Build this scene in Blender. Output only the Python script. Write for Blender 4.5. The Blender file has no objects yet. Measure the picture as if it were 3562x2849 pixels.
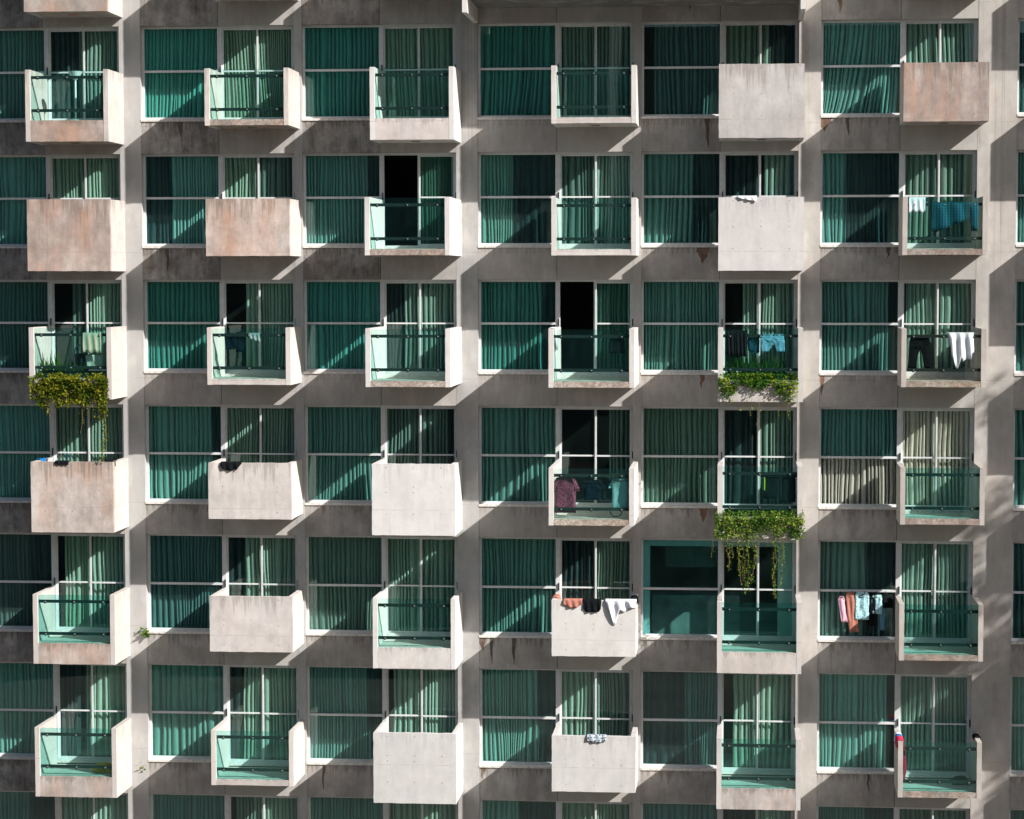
import bpy, bmesh, math, random
from mathutils import Vector, Matrix, noise

S = bpy.context.scene
COL = S.collection
R = random.Random(7)

# ------------------------------------------------------------------ materials
MATS = {}
def nt(name):
    m = bpy.data.materials.new(name); m.use_nodes = True
    t = m.node_tree; t.nodes.clear(); MATS[name] = m
    out = t.nodes.new('ShaderNodeOutputMaterial')
    def N(kind, **kw):
        n = t.nodes.new('ShaderNode' + kind)
        for k, v in kw.items():
            if k in n.inputs.keys() if isinstance(k, str) else False: n.inputs[k].default_value = v
            else: setattr(n, k, v)
        return n
    def L(a, b): t.links.new(a, b)
    return m, out, N, L

def ramp(N, L, src, p0, p1, v0=0.0, v1=1.0):
    n = N('MapRange'); n.inputs['From Min'].default_value = p0; n.inputs['From Max'].default_value = p1
    n.inputs['To Min'].default_value = v0; n.inputs['To Max'].default_value = v1
    L(src, n.inputs['Value']); return n.outputs['Result']

def mix(N, L, f, a, b, blend='MIX'):
    n = N('Mix', data_type='RGBA', blend_type=blend)
    for sock, v in ((0, f), (6, a), (7, b)):
        if isinstance(v, (int, float)): n.inputs[sock].default_value = v
        elif isinstance(v, tuple): n.inputs[sock].default_value = (*v, 1)
        else: L(v, n.inputs[sock])
    return n.outputs[2]

def math_(N, L, op, a, b):
    n = N('Math', operation=op)
    for i, v in enumerate((a, b)):
        if isinstance(v, (int, float)): n.inputs[i].default_value = v
        else: L(v, n.inputs[i])
    return n.outputs[0]

def concrete(name, stain=.3, rust=.2, mottle=.25, rough=.0, drip=.0, lip=.3):
    """Cast concrete. The object's own colour tints it; stains, rust and drips are wear with a shape of its own."""
    m, out, N, L = nt(name)
    geo = N('NewGeometry'); oi = N('ObjectInfo')
    sep = N('SeparateXYZ'); L(geo.outputs['Position'], sep.inputs[0])
    def noise_(sc, detail=6, scale=1.0, ro=.6, off=0):
        mp = N('Mapping'); mp.inputs['Scale'].default_value = sc; mp.inputs['Location'].default_value = (off, off*.7, off*1.3)
        L(geo.outputs['Position'], mp.inputs[0])
        n = N('TexNoise'); n.inputs['Scale'].default_value = scale; n.inputs['Detail'].default_value = detail; n.inputs['Roughness'].default_value = ro
        L(mp.outputs[0], n.inputs['Vector']); return n.outputs['Fac']
    big = noise_((1, 1, .8), 5, 1.3, .6); blot = noise_((1, 1, .7), 6, 4.2, .65, 11)
    streak = noise_((7, 7, .55), 5, 1.0, .6, 3); streak2 = noise_((16, 16, .8), 4, 1.0, .6, 23)
    fine = noise_((1, 1, 1), 4, 38, .7, 5)
    v = math_(N, L, 'ADD', ramp(N, L, big, .3, .7, 1 - mottle*.55, 1 + mottle*.3), ramp(N, L, blot, .3, .7, -mottle*.45, mottle*.3))
    v = math_(N, L, 'MULTIPLY', v, ramp(N, L, fine, .25, .75, .93 - rough*.45, 1.05 + rough*.15))
    v = math_(N, L, 'MULTIPLY', v, ramp(N, L, streak, .3, .7, 1 - mottle*.32, 1 + mottle*.22))
    c = N('VectorMath', operation='SCALE'); L(oi.outputs['Color'], c.inputs[0]); L(v, c.inputs['Scale'])
    col = c.outputs[0]
    pale = ramp(N, L, noise_((1.2, 1.2, .6), 5, 1.7, .6, 41), .54, .70, 0, .35 + mottle*.3)
    col = mix(N, L, pale, col, (.62, .60, .575))
    if rust:
        rm = math_(N, L, 'MULTIPLY', ramp(N, L, noise_((1.1, 1.1, .55), 5, 1.4, .6, 17), .46, .68), ramp(N, L, streak, .36, .62, .25, 1))
        col = mix(N, L, math_(N, L, 'MULTIPLY', rm, rust), col, (.46, .245, .15))
    if stain:
        sm = math_(N, L, 'MULTIPLY', ramp(N, L, noise_((1, 1, .9), 7, 2.4, .72, 29), .42, .66), ramp(N, L, streak2, .3, .66, .35, 1))
        col = mix(N, L, math_(N, L, 'MULTIPLY', sm, stain), col, (.07, .06, .05))
    if drip:
        dm = math_(N, L, 'MULTIPLY', ramp(N, L, noise_((9, 9, .22), 4, 1.0, .55, 53), .62, .70), ramp(N, L, noise_((2, 2, 1.2), 3, 1.0, .5, 57), .42, .6))
        col = mix(N, L, math_(N, L, 'MULTIPLY', dm, drip), col, (.11, .075, .045))
    pz = math_(N, L, 'PINGPONG', math_(N, L, 'ADD', sep.outputs['Z'], .42), 1.47)        # pour joints left by the shuttering
    pl_ = math_(N, L, 'MULTIPLY', ramp(N, L, pz, .012, .002), ramp(N, L, blot, .4, .6, .0, .34))
    col = mix(N, L, pl_, col, (.12, .105, .09))
    tc = N('TexCoord'); sg = N('SeparateXYZ'); L(tc.outputs['Generated'], sg.inputs[0])
    if lip:
        ln = ramp(N, L, noise_((13, 13, .05), 4, 1.0, .6, 71), .42, .74, 0, .55)      # how far each run reaches down
        edge = math_(N, L, 'SUBTRACT', ln, math_(N, L, 'SUBTRACT', 1.0, sg.outputs['Z']))
        dl = math_(N, L, 'MULTIPLY', ramp(N, L, edge, 0, .12), ramp(N, L, fine, .3, .6, .5, 1))
        col = mix(N, L, math_(N, L, 'MULTIPLY', dl, lip), col, (.13, .105, .08))
    if rough:
        vo = N('TexVoronoi'); vo.inputs['Scale'].default_value = 17; L(geo.outputs['Position'], vo.inputs['Vector'])
        col = mix(N, L, ramp(N, L, vo.outputs['Distance'], .3, .75, 0, rough*.6), col, (.17, .115, .085))
    b = N('BsdfPrincipled'); L(col, b.inputs['Base Color']); b.inputs['Roughness'].default_value = .9
    b.inputs['Specular IOR Level'].default_value = .15
    bp = N('Bump'); bp.inputs['Strength'].default_value = .25 + rough*.5; bp.inputs['Distance'].default_value = .012
    L(math_(N, L, 'ADD', math_(N, L, 'MULTIPLY', fine, .5), blot), bp.inputs['Height']); L(bp.outputs[0], b.inputs['Normal'])
    L(b.outputs[0], out.inputs[0]); return m

concrete('concrete_wall', .10, .10, .22, 0, .22)
concrete('concrete_smooth', .07, .04, .12, 0, .07, .12)
concrete('concrete_dirty', .85, .14, .62, 0, .5, .75)
concrete('concrete_mid', .26, .12, .32, 0, .45, .55)
concrete('concrete_balcony', .14, .14, .24, 0, .16, .38)
concrete('concrete_clean', .07, .03, .14, 0, .06, .16)
concrete('concrete_rust', .34, .62, .40, 0, .30, .5)
concrete('concrete_rough', .30, .45, .45, .9, .25)

def plain(name, col, rough=.6, metal=0, var=.0, spec=.4, scale=8):
    m, out, N, L = nt(name)
    b = N('BsdfPrincipled'); b.inputs['Roughness'].default_value = rough; b.inputs['Metallic'].default_value = metal
    b.inputs['Specular IOR Level'].default_value = spec
    if var:
        geo = N('NewGeometry'); n = N('TexNoise'); n.inputs['Scale'].default_value = scale; n.inputs['Detail'].default_value = 5
        L(geo.outputs['Position'], n.inputs['Vector'])
        L(mix(N, L, ramp(N, L, n.outputs['Fac'], .3, .7), tuple(c*(1 - var) for c in col), tuple(min(1, c*(1 + var)) for c in col)), b.inputs['Base Color'])
    else: b.inputs['Base Color'].default_value = (*col, 1)
    L(b.outputs[0], out.inputs[0]); return m

plain('aluminium', (.60, .62, .62), .5, 0, .08)
plain('white_sill', (.62, .60, .56), .75, 0, .22, .3, 14)
plain('rail_metal', (.012, .022, .020), .55, 0, .2)
plain('steel_bolt', (.25, .27, .26), .4, .3)
plain('black_plastic', (.008, .009, .010), .5)
plain('hole_shade', (.20, .18, .165), .95)
plain('joint_dark', (.16, .14, .125), .95)
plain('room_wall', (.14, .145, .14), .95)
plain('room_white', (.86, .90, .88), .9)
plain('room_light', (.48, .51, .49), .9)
plain('room_furniture', (.30, .36, .34), .8, 0, .3, .3, 3)
plain('balcony_floor', (.52, .52, .47), .9, 0, .12, .2, 3)
plain('ground', (.135, .125, .11), .95, 0, .25, .2, .15)
plain('city_block', (.10, .10, .10), .9, 0, .3, .2, .08)
plain('bark', (.10, .075, .05), .95, 0, .3)
plain('lamp_amber', (.5, .18, .08), .6)
plain('bin_dark', (.010, .022, .030), .5, 0, .2)
plain('stand_white', (.55, .75, .72), .5)
plain('leaf_dry_stem', (.20, .13, .05), .9, 0, .3)

def glass(name, tint, refl=1.0, dust_glare=.0):
    """Thin tinted pane: each of its two faces passes sqrt(tint) and reflects by Fresnel."""
    m, out, N, L = nt(name)
    t = N('BsdfTransparent'); t.inputs[0].default_value = (*[c**.5 for c in tint], 1)
    g = N('BsdfGlossy'); g.inputs['Roughness'].default_value = .0; g.inputs['Color'].default_value = (.9, 1, .98, 1)
    geo = N('NewGeometry'); dt = N('VectorMath', operation='DOT_PRODUCT'); L(geo.outputs['Incoming'], dt.inputs[0]); L(geo.outputs['Normal'], dt.inputs[1])
    k = math_(N, L, 'SUBTRACT', 1.0, math_(N, L, 'ABSOLUTE', dt.outputs['Value'], 0))
    fr = math_(N, L, 'ADD', .06, math_(N, L, 'MULTIPLY', math_(N, L, 'POWER', k, 5), .96))
    mx = N('MixShader'); L(math_(N, L, 'MULTIPLY', fr, refl), mx.inputs[0]); L(t.outputs[0], mx.inputs[1]); L(g.outputs[0], mx.inputs[2])
    last = mx.outputs[0]
    if dust_glare:
        d = N('BsdfDiffuse'); d.inputs[0].default_value = (.12, .46, .43, 1) if 'rail' in name else (.20, .34, .31, 1)  # teal veil paints sky reflection into rail glass; other panes get dusty glare
        mp = N('Mapping'); mp.inputs['Scale'].default_value = (1.6, 1, .7); L(geo.outputs['Position'], mp.inputs[0])
        nn = N('TexNoise'); nn.inputs['Scale'].default_value = 1.1; nn.inputs['Detail'].default_value = 6; nn.inputs['Roughness'].default_value = .7; L(mp.outputs[0], nn.inputs['Vector'])
        m2 = N('MixShader'); L(ramp(N, L, nn.outputs['Fac'], .35, .68, dust_glare*.25, dust_glare*1.9), m2.inputs[0]); L(last, m2.inputs[1]); L(d.outputs[0], m2.inputs[2]); last = m2.outputs[0]
    L(last, out.inputs[0]); return m
glass('glass_green', (.38, .70, .69), 1.0, .03)
glass('glass_green_deep', (.26, .66, .645), .9, .03)
glass('glass_green_soft', (.42, .64, .61), .9, .045)
glass('glass_door', (.49, .71, .67), .8, .008)
glass('glass_clear', (.80, .86, .82), .9)
glass('glass_rail', (.66, .90, .865), .7, .007)
glass('glass_rail_green', (.50, .83, .79), .7, .010)
glass('glass_rail_pale', (.78, .94, .90), .8, .012)

def cloth(name, col, trans=.25, var=.12, scale=30, pattern=None):
    m, out, N, L = nt(name)
    geo = N('NewGeometry'); n = N('TexNoise'); n.inputs['Scale'].default_value = scale; n.inputs['Detail'].default_value = 3
    L(geo.outputs['Position'], n.inputs['Vector'])
    c = mix(N, L, ramp(N, L, n.outputs['Fac'], .3, .7), tuple(x*(1 - var) for x in col), tuple(min(1, x*(1 + var)) for x in col))
    if pattern:
        kind, pc, sc = pattern
        if kind == 'blotch':
            n2 = N('TexVoronoi'); n2.inputs['Scale'].default_value = sc; L(geo.outputs['Position'], n2.inputs['Vector'])
            c = mix(N, L, ramp(N, L, n2.outputs['Distance'], .35, .5), c, pc)
        else:
            w = N('TexWave', bands_direction='X' if kind != 'bandz' else 'Z'); w.inputs['Scale'].default_value = sc; w.inputs['Distortion'].default_value = .6
            L(geo.outputs['Position'], w.inputs['Vector'])
            c = mix(N, L, ramp(N, L, w.outputs['Fac'], .6, .8), c, pc)
            if kind == 'plaid':
                w2 = N('TexWave', bands_direction='Z'); w2.inputs['Scale'].default_value = sc; L(geo.outputs['Position'], w2.inputs['Vector'])
                c = mix(N, L, ramp(N, L, w2.outputs['Fac'], .6, .8, 0, .6), c, pc)
    if name.startswith('curtain'):
        oi = N('ObjectInfo'); c = mix(N, L, 1.0, c, oi.outputs['Color'], 'MULTIPLY')
    d = N('BsdfDiffuse'); L(c, d.inputs[0])
    if trans:
        tr = N('BsdfTranslucent'); L(c, tr.inputs[0]); mx = N('MixShader'); mx.inputs[0].default_value = trans
        L(d.outputs[0], mx.inputs[1]); L(tr.outputs[0], mx.inputs[2]); L(mx.outputs[0], out.inputs[0])
    else: L(d.outputs[0], out.inputs[0])
    return m
cloth('curtain_white', (.78, .76, .70), .12, .05, 4)
cloth('curtain_grey', (.46, .47, .455), .12, .05, 4)
cloth('curtain_dark', (.10, .115, .13), .05, .1, 4)
cloth('cloth_black', (.010, .012, .014), 0, .3)
cloth('cloth_navy', (.006, .014, .024), 0, .3)
cloth('cloth_white', (.82, .84, .90), .1, .04)
cloth('cloth_sage', (.36, .43, .31), .1, .08)
cloth('cloth_ecru', (.55, .60, .50), .1, .08)
cloth('cloth_blue', (.02, .16, .42), .1, .1)
cloth('cloth_denim', (.14, .34, .46), .05, .15)
cloth('cloth_teal', (.22, .46, .48), .1, .08)
cloth('cloth_dteal', (.015, .07, .10), .05, .2)
cloth('cloth_plaid', (.004, .045, .062), .05, .2, 30, ('plaid', (.018, .10, .13), 5))
cloth('cloth_maroon', (.075, .012, .026), .0, .2, 40, ('blotch', (.24, .075, .12), 40))
cloth('cloth_salmon', (.46, .20, .15), .1, .12)
cloth('cloth_pink', (.78, .48, .58), .1, .08)
cloth('cloth_aqua', (.16, .48, .56), .1, .1, 40, ('blotch', (.55, .82, .85), 30))
cloth('cloth_red', (.60, .04, .09), .1, .1)
cloth('cloth_yellow', (.62, .42, .01), .1, .15)
cloth('cloth_grey', (.20, .28, .28), .05, .15)
cloth('cloth_lime', (.45, .65, .02), 0, .1)
cloth('cloth_patterned', (.05, .06, .07), 0, .2, 40, ('blotch', (.45, .52, .58), 24))

def leafmat(name, c0, c1):
    m, out, N, L = nt(name)
    a = N('Attribute', attribute_name='hue'); c = mix(N, L, a.outputs['Fac'], c0, c1)
    d = N('BsdfDiffuse'); L(c, d.inputs[0]); tr = N('BsdfTranslucent'); L(c, tr.inputs[0])
    mx = N('MixShader'); mx.inputs[0].default_value = .3; L(d.outputs[0], mx.inputs[1]); L(tr.outputs[0], mx.inputs[2]); L(mx.outputs[0], out.inputs[0])
leafmat('leaf_yellow', (.055, .095, .010), (.31, .30, .030))
leafmat('leaf_green', (.035, .12, .012), (.27, .34, .03))
leafmat('leaf_olive', (.06, .14, .02), (.27, .36, .06))
leafmat('leaf_dark', (.012, .05, .010), (.07, .16, .02))

# ------------------------------------------------------------------ helpers
def link(name, bm, mats, parent=None, color=None, loc=None, smooth=False):
    if color and str(mats if isinstance(mats, str) else mats[0]).startswith('concrete'): g_ = sum(color)/3; color = tuple((g_ + (c_ - g_)*.85)*k_ for c_, k_ in zip(color, (.985, .995, .985)))
    me = bpy.data.meshes.new(name)
    if loc is not None: bmesh.ops.translate(bm, verts=bm.verts, vec=-Vector(loc))
    bm.to_mesh(me); bm.free()
    for mm in (mats if isinstance(mats, (list, tuple)) else [mats]): me.materials.append(MATS[mm])
    if smooth: me.polygons.foreach_set('use_smooth', [True]*len(me.polygons))
    o = bpy.data.objects.new(name, me); COL.objects.link(o)
    if loc is not None: o.location = loc
    if parent is not None:
        o.parent = parent
        o.matrix_parent_inverse = parent.matrix_world.inverted() if False else Matrix.Translation(-world_loc(parent))
    if color: o.color = (*color, 1)
    return o
def world_loc(o):
    v = o.location.copy()
    if o.parent is not None: v = o.matrix_parent_inverse.translation + v + world_loc(o.parent)
    return v
def tag(o, label, cat, group=None, kind=None):
    if label: o['label'] = label
    if cat: o['category'] = cat
    if group: o['group'] = group
    if kind: o['kind'] = kind
    return o
def box(bm, x0, x1, y0, y1, z0, z1, mi=0):
    vs = [bm.verts.new(p) for p in ((x0,y0,z0),(x1,y0,z0),(x1,y1,z0),(x0,y1,z0),(x0,y0,z1),(x1,y0,z1),(x1,y1,z1),(x0,y1,z1))]
    for f in ((0,3,2,1),(4,5,6,7),(0,1,5,4),(1,2,6,5),(2,3,7,6),(3,0,4,7)):
        bm.faces.new([vs[i] for i in f]).material_index = mi
def cyl(bm, p0, p1, r, n=8, r1=None, mi=0):
    p0, p1 = Vector(p0), Vector(p1); d = (p1 - p0).normalized(); a = d.orthogonal().normalized(); b = d.cross(a)
    r1 = r if r1 is None else r1
    A = [bm.verts.new(p0 + (a*math.cos(2*math.pi*i/n) + b*math.sin(2*math.pi*i/n))*r) for i in range(n)]
    B = [bm.verts.new(p1 + (a*math.cos(2*math.pi*i/n) + b*math.sin(2*math.pi*i/n))*r1) for i in range(n)]
    for i in range(n): bm.faces.new((A[i], A[(i+1)%n], B[(i+1)%n], B[i])).material_index = mi
    bm.faces.new(A[::-1]).material_index = mi; bm.faces.new(B).material_index = mi
def tube(bm, pts, r, n=6, mi=0):
    for a, b in zip(pts, pts[1:]): cyl(bm, a, b, r, n, mi=mi)
def nz(x, y, s=0): return noise.noise(Vector((x, y, s*7.31 + .5)))

# ------------------------------------------------------------------ grid of the facade (metres)
CO = 'ABCDEFG'
OPL = dict(A=-12.54, B=-8.411, C=-4.601, D=-.489, E=3.298, F=7.398, G=11.819)   # left edge of each window opening
OPR = dict(A=-8.915, B=-4.781, C=-.990, D=3.122, E=6.897, F=10.937, G=15.44)
BL = dict(A=-10.747, B=-6.579, C=-2.785, D=1.333, E=5.089, F=9.176, G=13.46)     # balconies
BR = dict(A=-8.815, B=-4.646, C=-.873, D=3.243, E=6.990, F=11.046, G=15.34)
ZR = [40.14, 37.191, 34.228, 31.288, 28.355, 25.285, 22.191, 19.074]            # head of each window
SIL = [2.216, 2.216, 2.202, 2.197, 2.353, 2.366, 2.349, 2.35]
BT = [1.109, 1.109, 1.101, 1.093, 1.264, 1.276, 1.301, 1.3]
BS = [2.402, 2.402, 2.397, 2.403, 2.554, 2.557, 2.584, 2.58]
TR = [1.03, 1.04, 1.03, 1.02, 1.165, 1.19, 1.185, 1.185]
TALL = .343; D1, D2 = 1.252, 2.01
ROWS = ['', 'top', 'second', 'third', 'fourth', 'fifth', 'sixth', 'bottom']
BAY = dict(A='first', B='second', C='third', D='fourth', E='fifth', F='sixth', G='seventh')
DEEP = {('C',2), ('C',3), ('D',3), ('D',4), ('G',5)}
TALLS = {('A',r) for r in range(8)} | {('E',r) for r in range(8)} | {('C',1), ('C',4), ('C',5), ('C',6), ('G',2), ('G',3)}
SOLID = {('A',0), ('A',2), ('A',4), ('B',0), ('B',2), ('B',4), ('B',5), ('C',0), ('C',4), ('C',6), ('D',5), ('D',6), ('E',1), ('E',2), ('F',1), ('F',0), ('G',0), ('G',1), ('G',3), ('G',5)}
DOOR0 = 1.845      # opening left edge to middle of the thick mullion
YF = .15           # front of the frames behind the wall face

building = bpy.data.objects.new('apartment_building', None); COL.objects.link(building)
tag(building, 'concrete apartment block with staggered box balconies and green glass windows', 'building')
bm_ = bmesh.new

# ------------------------------------------------------------------ walls
TONE_W = (.46, .435, .405)
TONE_S = (.42, .405, .38)
def wallpart(name, x0, x1, y0, y1, z0, z1, mat, color):
    bm = bm_(); box(bm, x0, x1, y0, y1, z0, z1)
    return link(name, bm, mat, building, color)
ZT, ZB = 44.0, 0.0
edges = [(-17.2, OPL['A'])] + [(OPR[a], OPL[b]) for a, b in zip(CO, CO[1:])] + [(OPR['G'], 20.0)]
for i, (a, b) in enumerate(edges):
    wallpart('pier', a, b, 0, .32, ZB, ZT, 'concrete_smooth' if i in (1, 2, 4) else 'concrete_wall', (.435, .43, .42) if i < 4 else (.455, .43, .40))
for c in CO:
    x0, x1 = OPL[c], OPR[c]; xs = BL[c] + .02
    for r in range(0, 8):
        zt = ZR[r] - SIL[r] - .002; zb = ZR[r+1] if r < 7 else 12.0
        dirty = (c in 'ABC' and r <= 2) or (c == 'A')
        mat = 'concrete_dirty' if dirty else ('concrete_mid' if (c in 'BCEF' and r not in (3,)) or r >= 5 else 'concrete_wall')
        tone = (.375, .355, .33) if dirty else ((.405, .385, .36) if mat == 'concrete_mid' else (.42, .395, .37))
        wallpart('spandrel', x0, xs - .008, .014, .32, zb, zt, mat, tone)
        wallpart('spandrel', xs + .004, x1, .004, .32, zb, zt - .06, 'concrete_wall' if dirty else 'concrete_smooth', (.40, .385, .365) if dirty else TONE_S)
        bm = bm_(); box(bm, xs - .008, xs + .004, .05, .3, zb, zt - .06); link('joint', bm, 'joint_dark', building)
    # solid band over the top row and under the bottom row
    wallpart('parapet', x0, x1, .003, .32, ZR[0] - .0, ZT, 'concrete_mid', TONE_W)
    wallpart('parapet', x0, x1, .1, .32, ZR[0] - SIL[0] + .0, ZR[0] - .001, 'concrete_mid', TONE_W)
    wallpart('lower_wall', x0, x1, .003, .32, ZB, 11.99, 'concrete_mid', TONE_W)
wallpart('back_wall', -17.2, 20, 6.0, 6.3, ZB, ZT, 'room_wall', TONE_W)
wallpart('roof', -17.2, 20, .33, 6.0, ZT - .3, ZT, 'concrete_mid', TONE_W)
wallpart('side_wall', -17.2, -16.9, .33, 6.0, ZB, ZT - .31, 'concrete_mid', TONE_W)
wallpart('side_wall', 19.7, 20.0, .33, 6.0, ZB, ZT - .31, 'concrete_mid', TONE_W)
# rust / water marks under the sills: thin irregular runs left on the concrete
def run_mark(c, r, xo, w, h, dark):
    z1 = ZR[r] - SIL[r] - .004; x = OPL[c] + xo; bm = bm_()
    n = 9; L_, R_ = [], []
    for i in range(n):
        t = i/(n-1); ww = w*(1 - t**1.3)*(.75 + .5*R.random()) + .012; dx = .03*nz(t*3, xo, r)
        L_.append(bm.verts.new((x + dx - ww/2, .0115, z1 - t*h))); R_.append(bm.verts.new((x + dx + ww/2, .0115, z1 - t*h)))
    for i in range(n-1): bm.faces.new((L_[i+1], R_[i+1], R_[i], L_[i]))
    link('stain', bm, 'concrete_rust' if not dark else 'concrete_dirty', building, (.16, .10, .07) if not dark else (.12, .10, .085))
for a in (('E',2,1.42,.34,.36,0), ('E',4,1.46,.20,.32,0), ('E',3,1.40,.10,.30,0), ('F',1,.08,.34,.30,0), ('F',1,.62,.08,.40,0), ('D',5,.30,.07,.62,1), ('D',5,.82,.09,.62,1), ('D',5,.08,.16,.30,0),
          ('F',2,1.55,.09,.25,0), ('F',3,.06,.10,.45,0), ('B',2,.60,.07,.55,1), ('E',0,1.1,.12,.5,1), ('F',0,.42,.14,.60,0), ('B',1,.95,.10,.60,1), ('C',6,.4,.06,.6,1), ('F',6,1.2,.05,.4,1), ('D',6,.08,.12,.28,0), ('E',1,1.52,.10,.66,0)):
    run_mark(*a)

# ------------------------------------------------------------------ rooms behind the windows
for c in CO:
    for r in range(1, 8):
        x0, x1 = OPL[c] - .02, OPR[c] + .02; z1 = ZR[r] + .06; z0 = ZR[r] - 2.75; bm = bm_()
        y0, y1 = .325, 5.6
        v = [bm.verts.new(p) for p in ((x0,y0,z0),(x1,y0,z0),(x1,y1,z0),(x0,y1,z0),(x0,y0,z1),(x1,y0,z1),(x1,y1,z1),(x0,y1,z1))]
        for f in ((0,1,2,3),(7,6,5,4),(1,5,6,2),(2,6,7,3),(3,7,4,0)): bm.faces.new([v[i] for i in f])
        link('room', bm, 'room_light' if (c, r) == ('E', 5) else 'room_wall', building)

# ------------------------------------------------------------------ windows and doors
def frame_bars(bm, x0, x1, z0, z1, w, y0, y1, bars=(), wt=None):
    wt = wt or w
    box(bm, x0, x0 + w, y0, y1, z0, z1); box(bm, x1 - w, x1, y0, y1, z0, z1)
    box(bm, x0 + w, x1 - w, y0, y1, z0, z0 + wt); box(bm, x0 + w, x1 - w, y0, y1, z1 - wt, z1)
    for kind, p, t in bars:
        if kind == 'h': box(bm, x0 + w, x1 - w, y0 - .004, y1 - .004, p - t/2, p + t/2)
GL = {}
for c, r, k in (('B',3,'glass_green_deep'), ('C',3,'glass_green_deep'), ('A',5,'glass_green_soft'), ('C',5,'glass_green_soft'), ('F',5,'glass_green_soft'), ('E',4,'glass_green_soft'), ('D',3,'glass_green_deep'), ('C',1,'glass_green_deep'), ('B',1,'glass_green_deep'), ('D',1,'glass_green_deep')):
    GL[c, r] = k
OPEN = {('C',2), ('D',3)}
for c in CO:
    for r in range(1, 8):
        x0, x1, zh = OPL[c], OPR[c], ZR[r]; xm = x0 + DOOR0; zs = zh - SIL[r] + .055; zt = zh - TR[r]
        bm = bm_(); frame_bars(bm, x0 + .001, xm - .0, zs, zh - .001, .052, YF, YF + .09, (('h', zt, .05),))
        w = link('window', bm, 'aluminium', building)
        g = GL.get((c, r), 'glass_green')
        for (a, b, k) in ((zs + .05, zt - .022, g if (c, r) != ('F', 4) else 'glass_clear'), (zt + .022, zh - .052, g)):
            bm = bm_(); box(bm, x0 + .05, xm - .05, YF + .04, YF + .05, a, b); link('pane', bm, k, w)
        bm = bm_(); box(bm, x0 + .002, BL[c] - .002, -.012, YF + .02, zs - .054, zs - .003); link('sill', bm, 'white_sill', w)
        bm = bm_(); box(bm, x0 + .001, xm, YF - .03, YF - .001, zs - .002, zs + .03); link('track', bm, 'aluminium', w)
        # door
        zd = zh - BS[r] + .20
        bm = bm_(); frame_bars(bm, xm + .001, x1 - .001, zd, zh - .001, .05, YF, YF + .10, (), .05)
        box(bm, xm + .02, x1 - .02, YF - .03, YF - .002, zd - .002, zd + .03)
        d = link('balcony_door', bm, 'aluminium', building)
        bm = bm_(); box(bm, xm + .0, x1, .004, YF + .12, zd - .12, zd - .003); link('threshold', bm, 'white_sill', d)
        W = (x1 - .05 - xm - .05); half = W/2
        for k in (0, 1):
            a = xm + .05 + k*half; yy = YF + .012 + (.045 if k == 0 else 0)
            if k == 0 and (c, r) in OPEN: a += half*.94
            bm = bm_(); frame_bars(bm, a + (.002 if k == 0 else -.012), a + half - .002, zd + .052, zh - .052, .036, yy, yy + .035, (('h', zt, .036),))
            link('sliding_panel', bm, 'aluminium', d)
            bm = bm_(); box(bm, a + .03, a + half - .03, yy + .012, yy + .02, zd + .085, zh - .085)
            gk = 'glass_clear' if (c, r) in (('F',4),) else 'glass_door'
            link('pane', bm, gk, d)
        bm = bm_(); hx = xm + .012 if (c, r) not in () else xm
        box(bm, hx, hx + .022, YF - .035, YF - .001, zt - .06, zt + .11); link('handle', bm, 'black_plastic', d)
        bm = bm_(); box(bm, x1 - .035, x1 - .012, YF - .03, YF - .001, zt - .06, zt + .11); link('handle', bm, 'black_plastic', d)

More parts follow.
